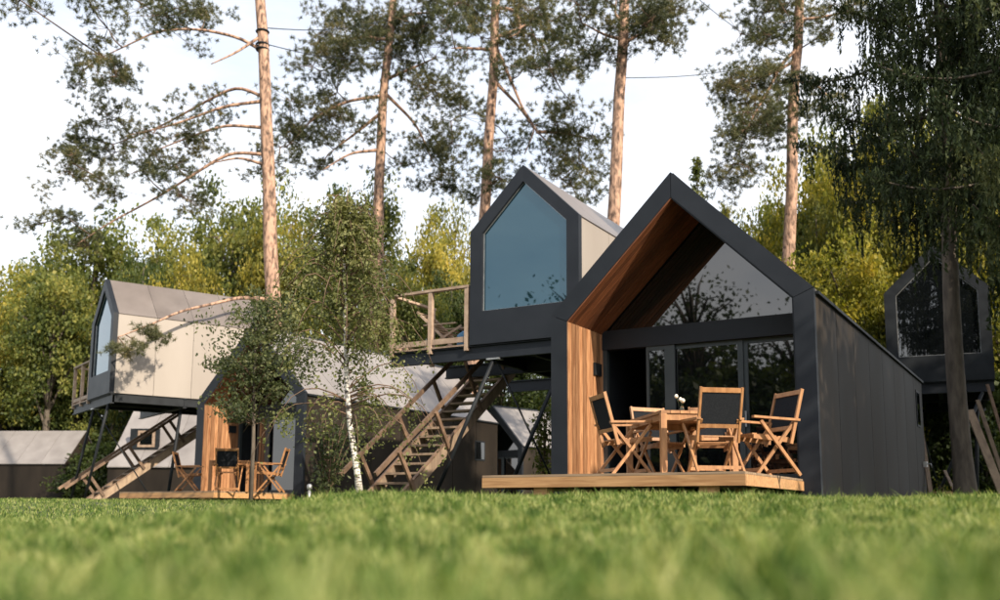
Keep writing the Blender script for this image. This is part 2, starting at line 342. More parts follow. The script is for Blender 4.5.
# ------------------------------------------------------------------ cabins
def frame_axes(th): return np.array([math.cos(th), -math.sin(th)]), np.array([math.sin(th), math.cos(th)])
W2, ZE, ZA, FW, PD = 2.0, 2.856, 4.83, .273, 1.303
RI = ZA - ZE                                       # rise
KK = FW * math.tan(math.radians(22.3)); ZI = ZA - FW * 1.405     # inner apex
def cabin(name, label, o, th, L, full=True, group=None, win=None, z0=GZ):
    t = empty(name, (o[0], o[1], z0), -th, label, 'cabin', group)
    xi = W2 - FW; ze_i = ZE - KK
    # front frame, four mitred panels (gap of a few mm at each mitre)
    g = .004
    for s in (-1, 1):
        pl = [(s * W2, -.15), (s * W2, ZE - g), (s * xi, ze_i - g), (s * xi, -.15)]
        rf = [(s * W2, ZE + g), (s * g, ZA), (s * g, ZI), (s * xi, ze_i + g)]
        if s < 0: pl = pl[::-1]; rf = rf[::-1]
        MB().prism(pl[::-1] if s > 0 else pl[::-1], 0, .10).build('frame_post', M['frame'], t)
        MB().prism(rf[::-1], 0, .10).build('frame_rafter', M['frame'], t)
    # shell behind the frame
    b = MB(); e = .035
    b.prism([(-W2 + e, -.05), (-xi, -.05), (-xi, ze_i), (-W2 + e, ZE - e * .4)], .10, L - .02)
    b.prism([(xi, -.05), (W2 - e, -.05), (W2 - e, ZE - e * .4), (xi, ze_i)], .10, L - .02)
    b.prism([(-W2 + e, ZE - e * .4), (-xi, ze_i), (0, ZI), (0, ZA - e * 1.4)], .10, L - .02)
    b.prism([(W2 - e, ZE - e * .4), (0, ZA - e * 1.4), (0, ZI), (xi, ze_i)], .10, L - .02)
    b.prism([(-xi, -.05), (xi, -.05), (xi, ze_i), (0, ZI), (-xi, ze_i)], L - .12, L - .03)
    b.build('shell', M['black'], t)
    # cladding panels with open joints
    n = max(3, int(round(L / 1.31))); pw = (L - .10) / n
    for s in (-1, 1):
        for k in range(n):
            y0, y1 = .10 + k * pw + .009, .10 + (k + 1) * pw - .009
            pl = [(s * (W2 - .03), -.13), (s * (W2 - .004), -.13), (s * (W2 - .004), ZE - .05), (s * (W2 - .03), ZE - .05)]
            MB().prism(pl if s > 0 else pl[::-1], y0, y1).build('wall_panel', M['darkwall'], t)
            q = math.hypot(W2, RI); nx_, nz_ = RI / q, W2 / q
            A = np.array([W2 + .02, ZE - .02 * RI / W2]); C_ = np.array([.006, ZA - .006 * RI / W2]); nn = np.array([nx_, nz_])
            p = [A - nn * .028, A - nn * .002, C_ - nn * .002, C_ - nn * .028]
            p = [(s * x, z) for x, z in p]
            MB().prism(p if s > 0 else p[::-1], y0, y1).build('roof_panel', M['roof'], t)
        gx = [(s * (W2 + .003), ZE - .075), (s * (W2 + .045), ZE - .075), (s * (W2 + .045), ZE - .032), (s * (W2 + .003), ZE - .032)]
        MB().prism(gx if s > 0 else gx[::-1], .105, L).build('gutter', M['black'], t)
    MB().prism([(-.07, ZA - .05), (.07, ZA - .05), (0, ZA + .022)], .104, L).build('ridge_cap', M['frame'], t)
    # small side window near the back of the right wall
    if win:
        y0, y1, z0w, z1w = win
        fr = MB().box(W2 - .02, W2 + .012, y0, y1, z0w, z1w).build('side_window', M['black'], t)
        MB().box(W2 + .012, W2 + .018, y0 + .05, y1 - .05, z0w + .05, z1w - .05).build('pane', M['glass'], fr)
    # porch lining
    if full:
        npk = 10; w_ = (PD - .02) / npk
        for s in (-1, 1):
            for k in range(npk):
                y0, y1 = .012 + k * w_, .012 + (k + 1) * w_ - .016
                xa, xb = xi - .022 - .002 * (k % 3), xi - .001
                pl = [(s * xa, .28), (s * xb, .28), (s * xb, ze_i - .004), (s * xa, ze_i - .012)]
                MB().prism(pl if s > 0 else pl[::-1], y0, y1).build('lining_board', M['cedar'] if s < 0 else M['black'], t)
                q = math.hypot(W2, RI); nn = np.array([-RI / q, -W2 / q])
                A = np.array([xi, ze_i]); C_ = np.array([0.004, ZI])
                dd = .02 + .002 * (k % 2)
                pl = [A + nn * .001 + (A - C_) / np.linalg.norm(A - C_) * -.004, C_ + nn * .001, C_ + nn * dd + (A - C_) * .004, A + nn * dd + (C_ - A) * .004]
                pl = [(s * x, z) for x, z in pl]
                MB().prism(pl[::-1] if s > 0 else pl, y0, y1).build('soffit_board', M['soffit'] if s < 0 else M['black'], t)
        xw = xi - .024
        MB().box(-xw, -xw + .035, .90, 1.16, 2.02, 2.22).build('wall_lamp', M['black'], t)
    else:
        for s in (-1, 1):
            pl = [(s * (xi - .02), .0), (s * (xi - .001), 0), (s * (xi - .001), ze_i), (s * (xi - .02), ze_i)]
            MB().prism(pl if s > 0 else pl[::-1], .015, PD).build('lining_board', M['cedar'] if s < 0 else M['black'], t)
    # glazed wall at the back of the porch
    xw = xi - (.024 if full else .021)
    ip = (ZI - ze_i) / xi
    MB().box(-xw, xw, PD - .06, PD + .10, 2.47, 2.785).build('lintel_beam', M['frame'], t)
    MB().prism([(-xw, 2.785), (xw, 2.785), (xw - .06, 2.785 + max(0, (ze_i - 2.785)) + .02), (0, ZI - .03), (-xw + .06, 2.785 + max(0, (ze_i - 2.785)) + .02)], PD + .02, PD + .05).build('gable_glass', M['glass'], t)
    # sliding doors: three leaves, the left one in front of the next
    zb, zt = .30, 2.47
    MB().box(-xw, -xw + .075, PD - .03, PD + .06, zb, zt).build('door_jamb', M['door'], t)
    MB().box(-xi + .01, xi - .01, PD + .125, L - .13, .22, .26).build('floor', M['black'], t)
    lv = [(-.94, -.46, -.035), (-.60, .62, .02), (.60, xw, .05)]
    for i, (x0, x1, dy) in enumerate(lv):
        y0 = PD + dy; d = MB()
        st = .085; sl = .045 if i == 0 else st; sr_ = .17 if i == 0 else st
        d.box(x0, x0 + sl, y0, y0 + .045, zb, zt); d.box(x1 - sr_, x1, y0, y0 + .045, zb, zt)
        d.box(x0 + sl, x1 - sr_, y0 + .002, y0 + .043, zb, zb + .10); d.box(x0 + sl, x1 - sr_, y0 + .002, y0 + .043, zt - .07, zt)
        do = d.build('sliding_door', M['door'], t)
        MB().box(x0 + sl, x1 - sr_, y0 + .018, y0 + .026, zb + .10, zt - .07).build('pane', M['glass'], do)
        if i == 2:
            MB().box(x0 + .03, x0 + .055, y0 - .05, y0 - .03, 1.12, 1.36).box(x0 + .035, x0 + .05, y0 - .03, y0, 1.14, 1.16).box(x0 + .035, x0 + .05, y0 - .03, y0, 1.32, 1.34).build('handle', M['steel'], do)
    MB().box(-xw, xw, PD - .08, PD + .12, -.04, .298).build('door_sill', M['black'], t)
    return t

def deck(label, o, th, z0=GZ):
    t = empty('timber_deck', (o[0], o[1], z0), -th, label, 'deck', 'timber decks in front of the cabins')
    ZD, XL, XR, Y0 = .273, -1.60, 1.78, -2.66
    bw = .145; k = 0; y = Y0 + .003
    while y < PD - .14:
        y1 = y + bw - .007
        xl, xr = (XL, XR) if y1 < -.0 else (-1.70, 1.70)
        MB().box(xl + .002, xr - .002, y, y1, ZD - .028, ZD - .001 * (k % 3)).build('deck_board', M['deckgrey'], t)
        y += bw; k += 1
    MB().box(XL, XR, Y0 + .002, Y0 + .045, .118, ZD - .031).build('front_fascia', M['deck'], t)
    for x, nm in ((XL + .022, 'side_fascia'), (XR - .022, 'side_fascia')):
        MB().bar((x, Y0 + .05, (.118 + ZD - .031) / 2), (x, -.01, (.118 + ZD - .031) / 2), .044, ZD - .031 - .118).build(nm, M['deck'], t)
    for x in (-1.2, -.1, 1.0):
        MB().bar((x, Y0 + .05, .18), (x, PD - .2, .18), .05, .12).build('joist', M['oldwood'], t)
    for x, y in ((-.80, Y0 + .16), (1.32, Y0 + .16), (-.80, -1.2), (1.32, -1.2)):
        MB().box(x - .09, x + .09, y - .09, y + .09, -.25, .119).build('deck_post', M['deck'], t)
    return t

TH_A = .535; OA = np.array([2.51146, 13.83868])
TH_C = .555; aC, bC = frame_axes(TH_C); OC = np.array([-8.42, 26.85]) + aC * W2
cabin('gabled_cabin', 'large dark gabled cabin with open timber-lined porch and dining set on its deck', OA, TH_A, 10.5, win=(9.45, 9.95, 1.72, 2.52))
cabin('gabled_cabin', 'dark gabled cabin with timber porch standing behind the young tree and birch', OC, TH_C, 9.4, win=(8.0, 8.6, 1.5, 2.15))
deck('raised pale timber deck under the table in front of the large gabled cabin', OA, TH_A)
deck('low timber deck behind the thin young tree trunk', OC, TH_C)
TH_E = .80; aE, bE = frame_axes(TH_E); OE = at(522, 446, 44)[:2] - aE * W2
cabin('gabled_cabin', 'distant dark gabled cabin with pale roof seen beneath the stilted pod', OE, TH_E, 9.0, full=False)
aF, bF = frame_axes(2.62)
def far_barn(label, p_right, th, L, Wd, ze, zr, name='garden_building', skylight=False):
    """long side facing the camera; local x along the eave"""
    t = empty(name, (p_right[0], p_right[1], GZ), th, label, 'building')
    MB().box(-L, 0, 0, Wd, -.1, ze - .02).build('wall', M['darkwall'], t)
    for s, nm in ((0, 'front'), (1, 'back')):
        n = int(L / 1.4)
        for k in range(n):
            x0, x1 = -L + k * L / n + .01, -L + (k + 1) * L / n - .01
            y0, y1 = (-.12, Wd / 2 - .004) if s == 0 else (Wd + .12, Wd / 2 + .004)
            V = [(x0, y0, ze - .1), (x1, y0, ze - .1), (x1, y1, zr), (x0, y1, zr), (x0, y0, ze - .05), (x1, y0, ze - .05), (x1, y1, zr + .05), (x0, y1, zr + .05)]
            b = MB(); b.add(V, f4=[(0, 3, 2, 1), (4, 5, 6, 7), (0, 1, 5, 4), (1, 2, 6, 5), (2, 3, 7, 6), (3, 0, 4, 7)]); b.build('roof_panel', M['roof'], t)
    g = MB(); 
    for x in (-L + .02, -.08):
        V = [(x, .02, ze - .03), (x, Wd - .02, ze - .03), (x, Wd / 2, zr - .03), (x + .06, .02, ze - .03), (x + .06, Wd - .02, ze - .03), (x + .06, Wd / 2, zr - .03)]
        b = MB(); b.add(V, f3=[(0, 2, 1), (3, 4, 5)], f4=[(0, 3, 5, 2), (1, 2, 5, 4), (0, 1, 4, 3)]); b.build('gable', M['darkwall'], t)
    return t
p = at(66, 464, 56)
far_barn('low cabin with a pale pitched roof and dark wall among the trees', p, math.radians(-6), 12, 4.0, 2.55, 4.5)
p = at(200, 470, 46)
hb = far_barn('building with a broad pale roof behind the stilted pod stairs', p, math.radians(-4), 4.5, 5.2, 1.95, 5.0)
sk = MB().box(-3.75, -2.35, .55, .75, 2.75, 3.75).build('dormer', M['black'], hb)
MB().box(-3.35, -2.5, .50, .548, 2.85, 3.65).build('dormer_frame', M['railwood'], sk)
MB().box(-3.22, -2.63, .49, .499, 2.97, 3.53).build('pane', M['glass'], sk)

# ------------------------------------------------------------------ stilted pods
PW, PB, PE, PA = 2.52, 3.24, 5.66, 6.90            # width, floor, eave, apex above the cabin ground
def pod(label, o, th, L=5.4, terrace=True, struts=True, fm='frame', gl='podglass'):
    """o = right front corner; local x<0 to the left"""
    t = empty('stilted_pod', (o[0], o[1], GZ), -th, label, 'pod', None)
    xc = -PW / 2; f = .29
    OUT = [(0, PB), (0, PE), (xc, PA), (-PW, PE), (-PW, PB)]
    sl = (PA - PE) / (PW / 2)
    INN = [(-f * .93, PB + .69), (-f * .93, PE - .075), (xc, PA - .35), (-PW + f, PE - .075), (-PW + f, PB + .69)]
    for i, nm in ((0, 'frame_side'), (1, 'frame_rafter'), (2, 'frame_rafter'), (3, 'frame_side'), (4, 'frame_sill')):
        j = (i + 1) % 5
        MB().prism([OUT[i], OUT[j], INN[j], INN[i]][::-1], 0, .14).build(nm, M[fm], t)
    # window: thin pale edge trim and pane
    c = np.mean(np.array(INN), 0); IN2 = [tuple(c + (np.array(q) - c) * .985) for q in INN]
    tr = MB()
    for i in range(5):
        j = (i + 1) % 5
        tr.prism([INN[i], INN[j], IN2[j], IN2[i]][::-1], .06, .10)
    wf = tr.build('window_trim', M['steel'], t)
    MB().prism([tuple(c + (np.array(q) - c) * .998) for q in INN][::-1], .075, .09).build('pane', M[gl], wf)
    # shell
    e = .035
    MB().prism([(-e, PB), (-e, PE - .02), (xc, PA - e * 1.4), (-PW + e, PE - .02), (-PW + e, PB)][::-1], .14, L - .02).build('shell', M['black'], t)
    n = int(round(L / 1.32)); pw = (L - .14) / n
    for s in (0, 1):
        for k in range(n):
            y0, y1 = .14 + k * pw + .005, .14 + (k + 1) * pw - .005
            x0, x1 = ((-.03, -.003) if s == 0 else (-PW + .003, -PW + .03))
            MB().box(x0, x1, y0, y1, PB + .01, PE - .035).build('wall_panel', M['podwall' if fm == 'frame' else 'darkwall'], t)
            q = math.hypot(PW / 2, PA - PE); nn = np.array([(PA - PE) / q, PW / 2 / q])
            A = np.array([PW / 2 + .02, PE - .02 * sl]); C_ = np.array([.004, PA - .004])
            p_ = [A - nn * .026, A - nn * .001, C_ - nn * .001, C_ - nn * .026]
            p_ = [(xc + (x if s == 0 else -x), z) for x, z in p_]
            MB().prism(p_ if s == 0 else p_[::-1], y0, y1).build('roof_panel', M['podroof'], t)
    MB().box(-PW + .05, -.05, L - .02, L + .02, PB, PE - .1).build('back_wall', M['frame'], t)
    # chassis: edge beams (I-section) and joists
    xl = -PW - (2.08 if terrace else 0)
    for y in (.05, 2.2, L - .3):
        b = MB(); b.box(xl, -.02, y, y + .012 + .10, PB - .30, PB - .27); b.box(xl, -.02, y + .045, y + .06, PB - .27, PB - .03); b.box(xl, -.02, y, y + .112, PB - .03, PB - .002)
        b.build('floor_beam', M['frame'], t)
    for x in (-.10, -PW / 2, -PW + .06):
        MB().box(x - .05, x + .05, .18, L - .32, PB - .25, PB - .004).build('cross_beam', M['black'], t)
    # legs: raking steel tubes from the ground
    if struts:
        legs = [((-1.97, .08, PB - .31), (-3.45, -.15, -.3), .042), ((-1.97, .14, PB - .31), (-1.25, 2.1, -.3), .02),
                ((-.30, .08, PB - .31), (-1.75, -.15, -.3), .042),
                ((-.25, L - .3, PB - .28), (-.25, L - .8, -.3), .06), ((-PW + .2, L - .3, PB - .28), (-PW + .2, L - .8, -.3), .06),
                ((-.35, 2.25, PB - .31), (-.55, 2.0, -.3), .05)]
        for a, b_, r in legs:
            MB().tube([a, b_], r, 8).build('leg', M['black'], t, True)
        MB().box(-2.12, -1.82, .02, .2, PB - .335, PB - .302).build('leg_plate', M['steel'], t)
    if terrace:
        for k in range(11):
            y0 = .02 + k * .145
            MB().box(xl + .01, -PW - .06, y0, y0 + .137, PB - .001, PB + .032).build('terrace_board', M['railwood'], t)
        zt_ = PB + 1.28
        for x, y in ((xl + .05, .06), (-PW - 1.02, .06), (-PW - .10, .06), (xl + .05, 1.58)):
            MB().box(x - .045, x + .045, y - .045, y + .045, PB - .10, zt_ - .045).build('railing_post', M['railwood'], t)
        MB().box(xl, -PW - .05, 0, .12, zt_ - .043, zt_ + .01).build('top_rail', M['railwood'], t)
        MB().bar((xl + .05, .125, zt_ - .02), (xl + .05, 1.66, zt_ - .02), .10, .05).build('top_rail', M['railwood'], t)
        MB().box(xl + .1, -PW - .15, .03, .07, PB + .09, PB + .20).build('bottom_rail', M['railwood'], t)
        MB().bar((xl + .05, .11, PB + .15), (xl + .05, 1.53, PB + .15), .04, .11).build('bottom_rail', M['railwood'], t)
    return t
oU = at(578.5, 214, 18.5)[:2]; oV = at(114, 312.7, 28.3)[:2]; TH_V = .935
pod('stilted pod with blue gabled picture window rising beside the large cabin', oU, TH_A)
pod('stilted pod with long sunlit pale side wall above the timber stairs', oV, TH_V, L=4.7)
oG = at(990, 300, 24.3)[:2]
pod('shaded dark stilted pod behind the drooping spruce trunk', oG, .42, terrace=False, fm='black', gl='glass')  # its shade is put into the colours: black frame, dark wall panels

# ------------------------------------------------------------------ stairs
def stairs(label, o, th, rise=3.1, run=4.35, wd=.85, n=15):
    t = empty('staircase', (o[0], o[1], GZ), -th, label, 'stairs', 'timber staircases to the pods')
    sa = math.atan2(rise, run); nrm = np.array([0, -math.sin(sa), math.cos(sa)]); dr = np.array([0, math.cos(sa), math.sin(sa)])
    for x in (0, -wd):
        MB().bar((x, -.15, -.1), (x, run, rise), .045, .24).build('stringer', M['oldwood'], t)
        MB().bar((x, -.10, .075), (x, run, rise + .155), .07, .03).build('stringer_cap', M['stairwood'], t)
        ln = math.hypot(rise, run)
        for k, d in enumerate((.45, 1.95, 3.5, 4.9)):
            if d > ln: continue
            pb = np.array([x, 0, 0]) + dr * d; pt = pb + nrm * .86
            MB().bar(pb + np.array([.055 if x == 0 else -.055, 0, 0]), pt + np.array([.055 if x == 0 else -.055, 0, 0]), .05, .09, up=(0, 1, 0)).build('railing_post', M['stairwood'], t)
        a = dr * -.35 + nrm * .86; b = dr * (ln + .05) + nrm * .86
        MB().bar(a + np.array([x, 0, 0]), b + np.array([x, 0, 0]), .055, .085).build('handrail', M['stairwood'], t)
    for k in range(n):
        y = run * (k + .5) / n; z = rise * (k + .8) / n
        MB().box(-wd + .025, -.025, y - .14, y + .14, z - .022, z + .022).build('tread', M['oldwood'], t)
    return t
stairs('timber stairs rising under the pod beside the birch', at(400, 502, 18.75)[:2], TH_A)
aV, bV = frame_axes(TH_V)
stairs('timber stairs climbing beneath the pale walled pod', oV + aV * -2.7 + bV * .35, TH_V, run=4.2)

# ------------------------------------------------------------------ garden furniture
def chair(label, loc, rz, s=1.0, group='folding chairs round the tables'):
    t = empty('folding_chair', loc, rz, label, 'chair', group); t.scale = (s, s, s)
    hw = .255
    for y in (-hw, hw):
        sgn = 1 if y > 0 else -1
        MB().bar((-.21, y, .36), (-.385, y, 1.0), .026, .038, up=(1, 0, 0)).build('back_post', M['teak'], t)
        MB().bar((-.29, y - sgn * .03, .63), (.235, y - sgn * .03, .0), .026, .036, up=(1, 0, 0)).build('leg', M['teak'], t)
        MB().bar((.20, y + sgn * .03, .61), (-.30, y + sgn * .03, .0), .026, .036, up=(1, 0, 0)).build('leg', M['teak'], t)
        MB().bar((-.32, y + sgn * .012, .635), (.29, y + sgn * .012, .655), .055, .026).build('armrest', M['teak'], t)
        MB().bar((-.24, y - sgn * .058, .40), (.25, y - sgn * .058, .44), .024, .05).build('seat_rail', M['teak'], t)
    for k in range(6):
        x = -.19 + k * .085
        MB().bar((x, -hw + .05, .431 + .082 * (x + .2)), (x, hw - .05, .431 + .082 * (x + .2)), .06, .016, up=(0, 0, 1)).build('seat_slat', M['teak'], t)
    MB().bar((-.375, -hw + .016, .965), (-.375, hw - .016, .965), .03, .055, up=(-.26, 0, 1)).build('top_rail', M['teak'], t)
    MB().bar((-.262, -hw + .016, .55), (-.262, hw - .016, .55), .026, .045, up=(-.26, 0, 1)).build('back_rail', M['teak'], t)
    MB().bar((-.268, 0, .573), (-.368, 0, .937), 2 * hw - .04, .006, up=(1, 0, .27)).build('back_sling', M['fabric'], t)
    MB().bar((.185, -hw + .045, .06), (.185, hw - .045, .06), .022, .04).build('stretcher', M['teak'], t)
    MB().bar((-.25, -hw - .015, .06), (-.25, hw + .015, .06), .022, .04).build('stretcher', M['teak'], t)
    return t
def table(label, loc, rz, lx=.95, ly=1.45, h=.75):
    t = empty('garden_table', loc, rz, label, 'table', 'timber garden tables')
    for x in (.035, lx - .035):
        for y in (.035, ly - .035):
            MB().box(x - .035, x + .035, y - .035, y + .035, 0, h - .036).build('leg', M['teak'], t)
    n = 8
    for k in range(n):
        MB().box(k * lx / n + .003, (k + 1) * lx / n - .003, 0, ly, h - .035, h).build('top_slat', M['teak'], t)
    MB().box(.072, lx - .072, .02, .045, h - .115, h - .037).build('apron', M['teak'], t)
    MB().box(.072, lx - .072, ly - .045, ly - .02, h - .115, h - .037).build('apron', M['teak'], t)
    MB().box(.02, .045, .072, ly - .072, h - .115, h - .037).build('apron', M['teak'], t)
    MB().box(lx - .045, lx - .02, .072, ly - .072, h - .115, h - .037).build('apron', M['teak'], t)
    return t
DZ = GZ + .2725
def flowers(loc, label):
    t = empty('flower_vase', loc, 0, label, 'vase'); t.scale = (.66, .66, .6)
    prof = [(.0, .035), (.02, .045), (.09, .05), (.14, .035), (.17, .042)]
    b = MB(); b.tube([(0, 0, .001 + z) for z, r in prof], [r for z, r in prof], 12); b.build('vase_body', M['vase'], t, True)
    for i in range(4):
        an = i * 1.6; l = .10 if i else .02; top = (math.cos(an) * l, math.sin(an) * l, .27 + .05 * (i % 3))
        MB().tube([(0, 0, .03), (top[0] * .4, top[1] * .4, .17), top], .005, 5).build('stem', M['young_leaf'], t)
        z = top[2]; MB().tube([(top[0], top[1], z - .03), (top[0], top[1], z - .01), (top[0], top[1], z + .025), (top[0], top[1], z + .055)], [.008, .034, .036, .014], 8).build('bloom', M['petal'], t, True)
# main table: front edge faces the camera
tp = at(661, 409, 11.42); tth = .16
table('timber garden table holding the vase on the large cabin deck', (tp[0], tp[1], DZ), tth)
flowers((tp[0] + .35, tp[1] + .55, DZ + .751), 'small vase of cream flowers on the garden table')
pA = at(627, 460, 12.05); chair('teak folding chair with black sling next to the lit timber porch wall', (pA[0], pA[1], DZ), .25)
pB = at(712, 460, 11.27); chair('teak folding chair with its black sling back turned to the lawn, large deck', (pB[0], pB[1], DZ), math.pi / 2 + .14, .96)
pC = at(763, 460, 11.85); chair('teak folding chair by the dark corner post of the large cabin', (pC[0], pC[1], DZ), math.pi + .32, 1.05)
pD = at(662, 455, 13.1); chair('teak folding chair behind the table, nearest the doors, on the timber wall side', (pD[0], pD[1], DZ), -1.2)
pE = at(712, 455, 13.0); chair('teak folding chair behind the table facing the lawn', (pE[0], pE[1], DZ), -math.pi / 2 - .1)
# the other cabin's set
tq = at(209, 460, 23.3); table('timber garden table on the low deck behind the young tree', (tq[0], tq[1], DZ), .12)
q1 = at(229, 470, 23.1); chair('teak folding chair with black sling back turned to the lawn, low far deck', (q1[0], q1[1], DZ), math.pi / 2 + .1)
q2 = at(270, 470, 23.6); chair('teak folding chair beside the glass door of the farther cabin', (q2[0], q2[1], DZ), math.pi + .05, 1.06)
q3 = at(190, 470, 24.4); chair('teak folding chair at the open end of the low far deck', (q3[0], q3[1], DZ), .1)

# ------------------------------------------------------------------ trees
def leaf_quads(P, size, n3=None, asp=.62, droop=0.0):
    """rhombic leaves at points P with random attitude"""
    n = len(P); a = rng.normal(size=(n, 3)); a[:, 2] -= droop; a /= np.linalg.norm(a, axis=1)[:, None]
    b = rng.normal(size=(n, 3)); b -= (a * b).sum(1)[:, None] * a; b /= np.linalg.norm(b, axis=1)[:, None]
    s = (size * (.6 + .8 * rng.random(n)))[:, None]
    V = np.stack([P - a * s * .5, P + b * s * asp * .5, P + a * s * .5, P - b * s * asp * .5], 1).reshape(-1, 3)
    F = np.arange(n)[:, None] * 4 + np.array([[0, 1, 2, 3]])
    return V, F
def crown_points(n, ncl, rx, ry, rz, cl=.28, shell=.55, seed=0, top=1.0):
    r = np.random.default_rng(seed)
    d = r.normal(size=(ncl, 3)); d /= np.linalg.norm(d, axis=1)[:, None]
    lob = 1 + .15 * np.sin(d[:, 0] * 5 + seed) * np.sin(d[:, 1] * 4.3 + 2 * seed) + .08 * np.sin(d[:, 2] * 6 + 3 * seed)
    rad = (shell + (1 - shell) * r.random(ncl)) * lob
    c = d * rad[:, None] * np.array([rx, ry, rz])
    k = r.integers(0, ncl, n); sc = (cl * (.6 + .8 * r.random(ncl)))[k]
    off = np.clip(r.normal(size=(n, 3)), -1.7, 1.7) * np.array([1, 1, .62]) * sc[:, None] * min(rx, rz)
    return c[k] + off, c
def broadleaf_mesh(h, rx, rz, n, leaf, seed, zc=None, limbs=7, ncl=60, cl=.2):
    P, c = crown_points(n, ncl, rx, rx, rz, cl=cl, seed=seed, shell=.35)
    zc = h - rz if zc is None else zc
    P[:, 2] += zc; c = c + np.array([0, 0, zc]); P = P[P[:, 2] > .15]
    V, F = leaf_quads(P, leaf)
    crown = np_mesh('crown', V, F)
    b = MB(); r = np.random.default_rng(seed + 50); r0 = .018 * h + .03
    tr = [(0, 0, -.3), (.05, .03, h * .2), (-.04, .06, h * .45), (.05, -.02, h * .7), (0, 0, h * .9)]
    b.tube(tr, [r0 * 1.3, r0, r0 * .75, r0 * .45, r0 * .12], 8)
    idx = r.permutation(len(c))[:limbs]
    for i in idx:
        e_ = c[i]; z0 = min(h * .75, max(h * .15, e_[2] - .35 * rz * r.random() - .1 * h)); s0 = np.array([0, 0, z0])
        mid = s0 * .45 + e_ * .55 + np.array([0, 0, .06 * h])
        b.tube([s0, mid, e_], [r0 * .45, r0 * .25, r0 * .06], 5)
    return crown, b.mesh('trunk')
def broadleaf(name, label, meshes, loc, m, bark, rz=0, s=(1, 1, 1), group=None, cat='tree'):
    t = empty(name, loc, rz, label, cat, group); t.scale = s
    cr_, tk = meshes
    c = bpy.data.objects.new('crown', cr_); COL.objects.link(c); c.parent = t
    if not cr_.materials: cr_.materials.append(m)
    c.material_slots[0].link = 'OBJECT'; c.material_slots[0].material = m
    k = bpy.data.objects.new('trunk', tk); COL.objects.link(k); k.parent = t
    if not tk.materials: tk.materials.append(bark)
    return t
DENSE = broadleaf_mesh(6.6, 3.4, 3.3, 7000, .34, 93, limbs=8, ncl=80, cl=.17)
PROTO = [broadleaf_mesh(12, 3.6, 4.6, 16000, .215, 11 + i, limbs=14, ncl=60, cl=.16) for i in range(5)]
def bgtree(px, py, Y, wpx, m, i, label, group, low=False):
    """top of the crown at (px,py) at distance Y, crown about wpx wide"""
    p = at(px, py, Y); h = (p[2] - GZ) * 1.10; wd = wpx * Y / FPX
    hue = {'leaf_gold': 'golden', 'leaf_olive': 'olive green', 'leaf_green': 'dark green', 'leaf_lime': 'bright yellow-green'}[m]
    if low: broadleaf('leafy_tree', hue + ' ' + label, DENSE, (p[0], p[1], GZ), M[m], M['bark_grey'], rz=i * 1.7, s=(wd / 7, wd / 7, h / 7), group=group)
    else: broadleaf('leafy_tree', hue + ' ' + label, PROTO[i % 5], (p[0], p[1], GZ), M[m], M['bark_grey'], rz=i * 1.7, s=(wd / 7.6, wd / 7.6, h / 12.6), group=group)
LB = 'leafy tree of the wood behind the pale walled pod'; GB = 'trees of the wood behind the far pods'
for i, a in enumerate([(-15, 262, 62, 120, 'leaf_gold'), (22, 292, 66, 105, 'leaf_gold'), (58, 262, 60, 110, 'leaf_olive'), (98, 218, 70, 140, 'leaf_olive'), (66, 300, 64, 90, 'leaf_gold'),
                       (20, 345, 64, 110, 'leaf_green'), (80, 370, 63, 80, 'leaf_green'), (145, 248, 60, 90, 'leaf_green'), (192, 246, 55, 80, 'leaf_gold'), (235, 200, 62, 120, 'leaf_olive'), (285, 208, 60, 100, 'leaf_gold'), (160, 214, 72, 120, 'leaf_olive'), (60, 240, 74, 120, 'leaf_olive'), (262, 196, 66, 110, 'leaf_olive'),
                       (330, 215, 58, 100, 'leaf_olive'), (20, 400, 68, 120, 'leaf_green'), (118, 345, 62, 80, 'leaf_olive'), (250, 290, 50, 100, 'leaf_olive')]):
    bgtree(*a, i, LB, GB)
LB2 = 'leafy tree behind the birch and the blue windowed pod'
for i, a in enumerate([(372, 185, 46, 110, 'leaf_olive'), (425, 222, 56, 90, 'leaf_gold'), (455, 214, 62, 70, 'leaf_gold'), (405, 260, 40, 90, 'leaf_olive'), (452, 268, 44, 80, 'leaf_green'), (500, 330, 50, 120, 'leaf_green'), (560, 350, 56, 120, 'leaf_green')]):
    bgtree(*a, i + 3, LB2, 'trees behind the birch')
LB3 = 'leafy tree behind the large cabin roof and spruce'
for i, a in enumerate([(725, 205, 40, 70, 'leaf_lime'), (758, 190, 44, 90, 'leaf_olive'), (812, 150, 38, 110, 'leaf_lime'), (866, 120, 34, 120, 'leaf_lime'), (905, 175, 30, 110, 'leaf_lime'), (845, 235, 29, 120, 'leaf_lime'),
                       (790, 260, 33, 100, 'leaf_olive'), (960, 120, 38, 140, 'leaf_lime'), (1010, 230, 32, 130, 'leaf_lime'), (900, 290, 31, 130, 'leaf_green'), (880, 100, 46, 150, 'leaf_olive'), (745, 280, 45, 120, 'leaf_olive'), (1000, 100, 44, 140, 'leaf_olive'), (985, 300, 36, 150, 'leaf_green'), (845, 128, 40, 110, 'leaf_olive'), (780, 205, 42, 90, 'leaf_lime'), (815, 190, 36, 90, 'leaf_olive')]):
    bgtree(*a, i + 1, LB3, 'trees behind the large cabin')
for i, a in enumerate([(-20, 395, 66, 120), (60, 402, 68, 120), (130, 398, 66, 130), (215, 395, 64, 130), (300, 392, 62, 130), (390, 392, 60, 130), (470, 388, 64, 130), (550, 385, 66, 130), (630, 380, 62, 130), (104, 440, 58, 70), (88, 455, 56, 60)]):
    bgtree(*a, 'leaf_green', i + 2, 'low tree deep in the shade of the wood', 'low trees deep in the wood', True)
